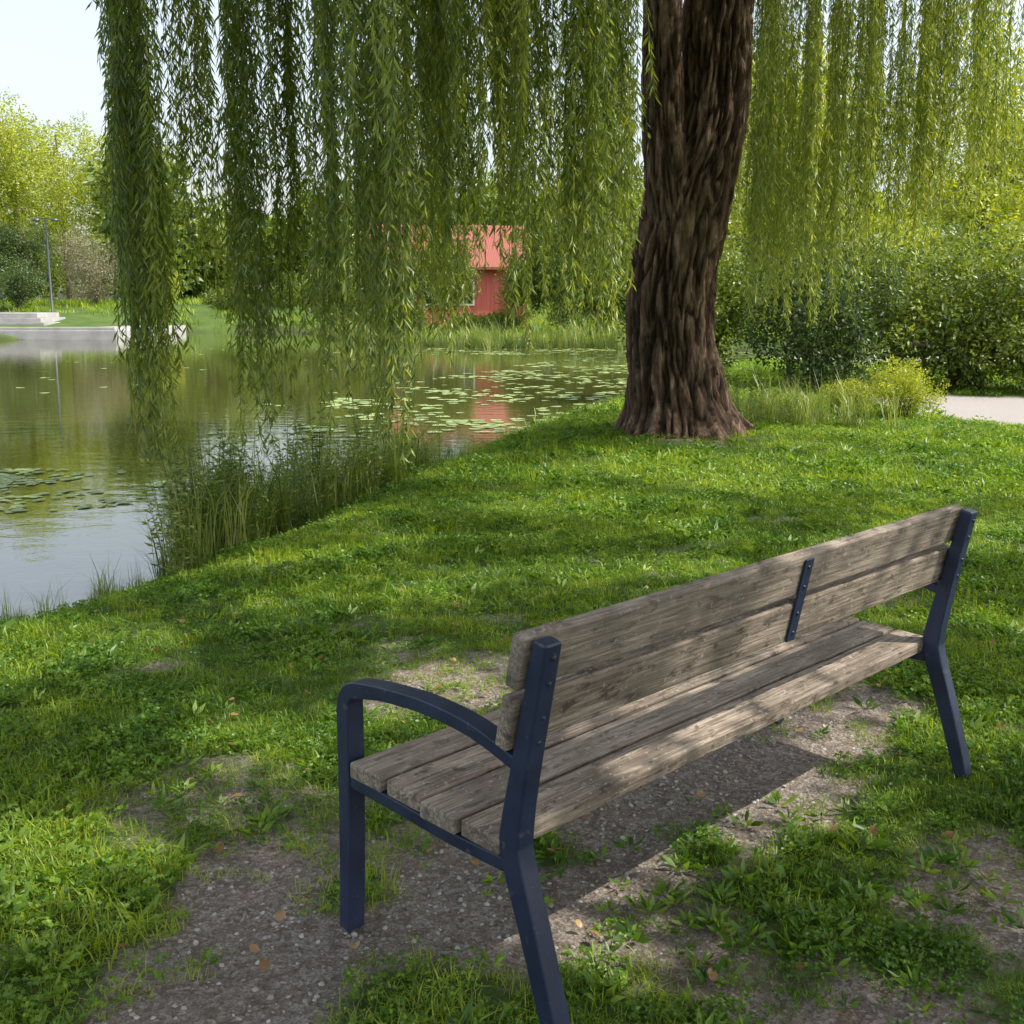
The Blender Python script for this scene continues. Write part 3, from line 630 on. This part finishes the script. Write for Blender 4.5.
for q,x in enumerate((-2.9,-1.2,.5)):
    box('window_frame_%d'%q,x-.6,x+.6,-hd-.06,-hd+.02,1.3,2.7,M_white,house,bw=0); box('window_pane_%d'%q,x-.5,x+.5,-hd-.075,-hd-.062,1.4,2.6,M_glass,house,bw=0); box('window_bar_%d'%q,x-.03,x+.03,-hd-.09,-hd-.077,1.4,2.6,M_white,house,bw=0)
box('door',2.9,3.7,-hd-.07,-hd+.01,.05,2.15,M_roof,house,bw=0); box('chimney',-1.5,-.9,.3,.9,4.8,6.4,M_roof,house,bw=0)
# ---------------------------------------------------------------- terrace, steps, lamp
m=NT('concrete'); tc=m.n('ShaderNodeTexCoord').outputs['Object']; c=m.ramp(m.noise(tc,1.5,6),[(.3,(.30,.29,.28)),(.7,(.42,.41,.39))]); m.bsdf(c,.85); M_con=m.m
terr=empty('stone_terrace',(-29,62,0))
box('deck',-16,9.3,-5.2,7,-.6,.10,M_con,terr,bw=.03); box('kerb',-16,9.2,-5.1,-4.7,.104,.26,M_con,terr,bw=.02)
for q in range(3): box('step_%d'%q,-2.5+q*.25,3.2-q*.35,1+q*.45,5,.104+q*.26,.36+q*.26,M_con,terr,bw=.02)
m=NT('lamp_metal'); m.bsdf((.10,.11,.12),.4,metal=.6); M_lm=m.m
lamp=empty('street_lamp',(-27.7,69,.3))
A=Acc(); V,F=tube([(0,0,-.3),(0,0,.4),(0,0,.45),(0,0,6.0)],[.11,.11,.07,.05],12); A.add(V,F); A.obj('pole',M_lm,parent=lamp)
A=Acc(); V,F=tube([(-.55,0,6.0),(0,0,6.08),(.55,0,6.0)],.035,8); A.add(V,F); A.obj('arm',M_lm,parent=lamp)
for sx in(-1,1): 
    A=Acc(); V,F=tube([(sx*.55,0,6.08),(sx*.55,0,6.03),(sx*.55,0,5.9),(sx*.55,0,5.88)],[.02,.2,.24,.02],12); A.add(V,F); A.obj('lamp_head',M_lm,parent=lamp)
# ---------------------------------------------------------------- world, sun, camera
w=bpy.data.worlds.new('World'); scene.world=w; w.use_nodes=True; nt=w.node_tree; bg=nt.nodes['Background']
sky=nt.nodes.new('ShaderNodeTexSky'); sky.sky_type='NISHITA'; sky.sun_disc=False; sky.sun_elevation=SUN_EL; sky.sun_rotation=R(90)-SUN_AZ
sky.air_density=1.2; sky.dust_density=3.5; sky.ozone_density=1
hs=nt.nodes.new('ShaderNodeHueSaturation'); hs.inputs['Saturation'].default_value=.55; hs.inputs['Value'].default_value=2.0
nt.links.new(sky.outputs[0],hs.inputs['Color']); nt.links.new(hs.outputs[0],bg.inputs[0]); bg.inputs[1].default_value=.15
sl=bpy.data.lights.new('sun','SUN'); sl.energy=5; sl.angle=R(.5); sl.color=(1,.96,.86)
so_=bpy.data.objects.new('sun',sl); link(so_); so_.rotation_euler=Vector(sd_).to_track_quat('Z','Y').to_euler(); so_.location=(20,-2,25)
cam=bpy.data.cameras.new('camera'); co=bpy.data.objects.new('camera',cam); link(co); co.location=(0,0,1.531); co.rotation_euler=(R(90-10.59),0,0)
cam.sensor_width=36; cam.lens=36*1127.4/1024; cam.clip_end=3000; cam.clip_start=.05; scene.camera=co
scene.view_settings.view_transform='Standard'; scene.view_settings.look='None'; scene.view_settings.exposure=0
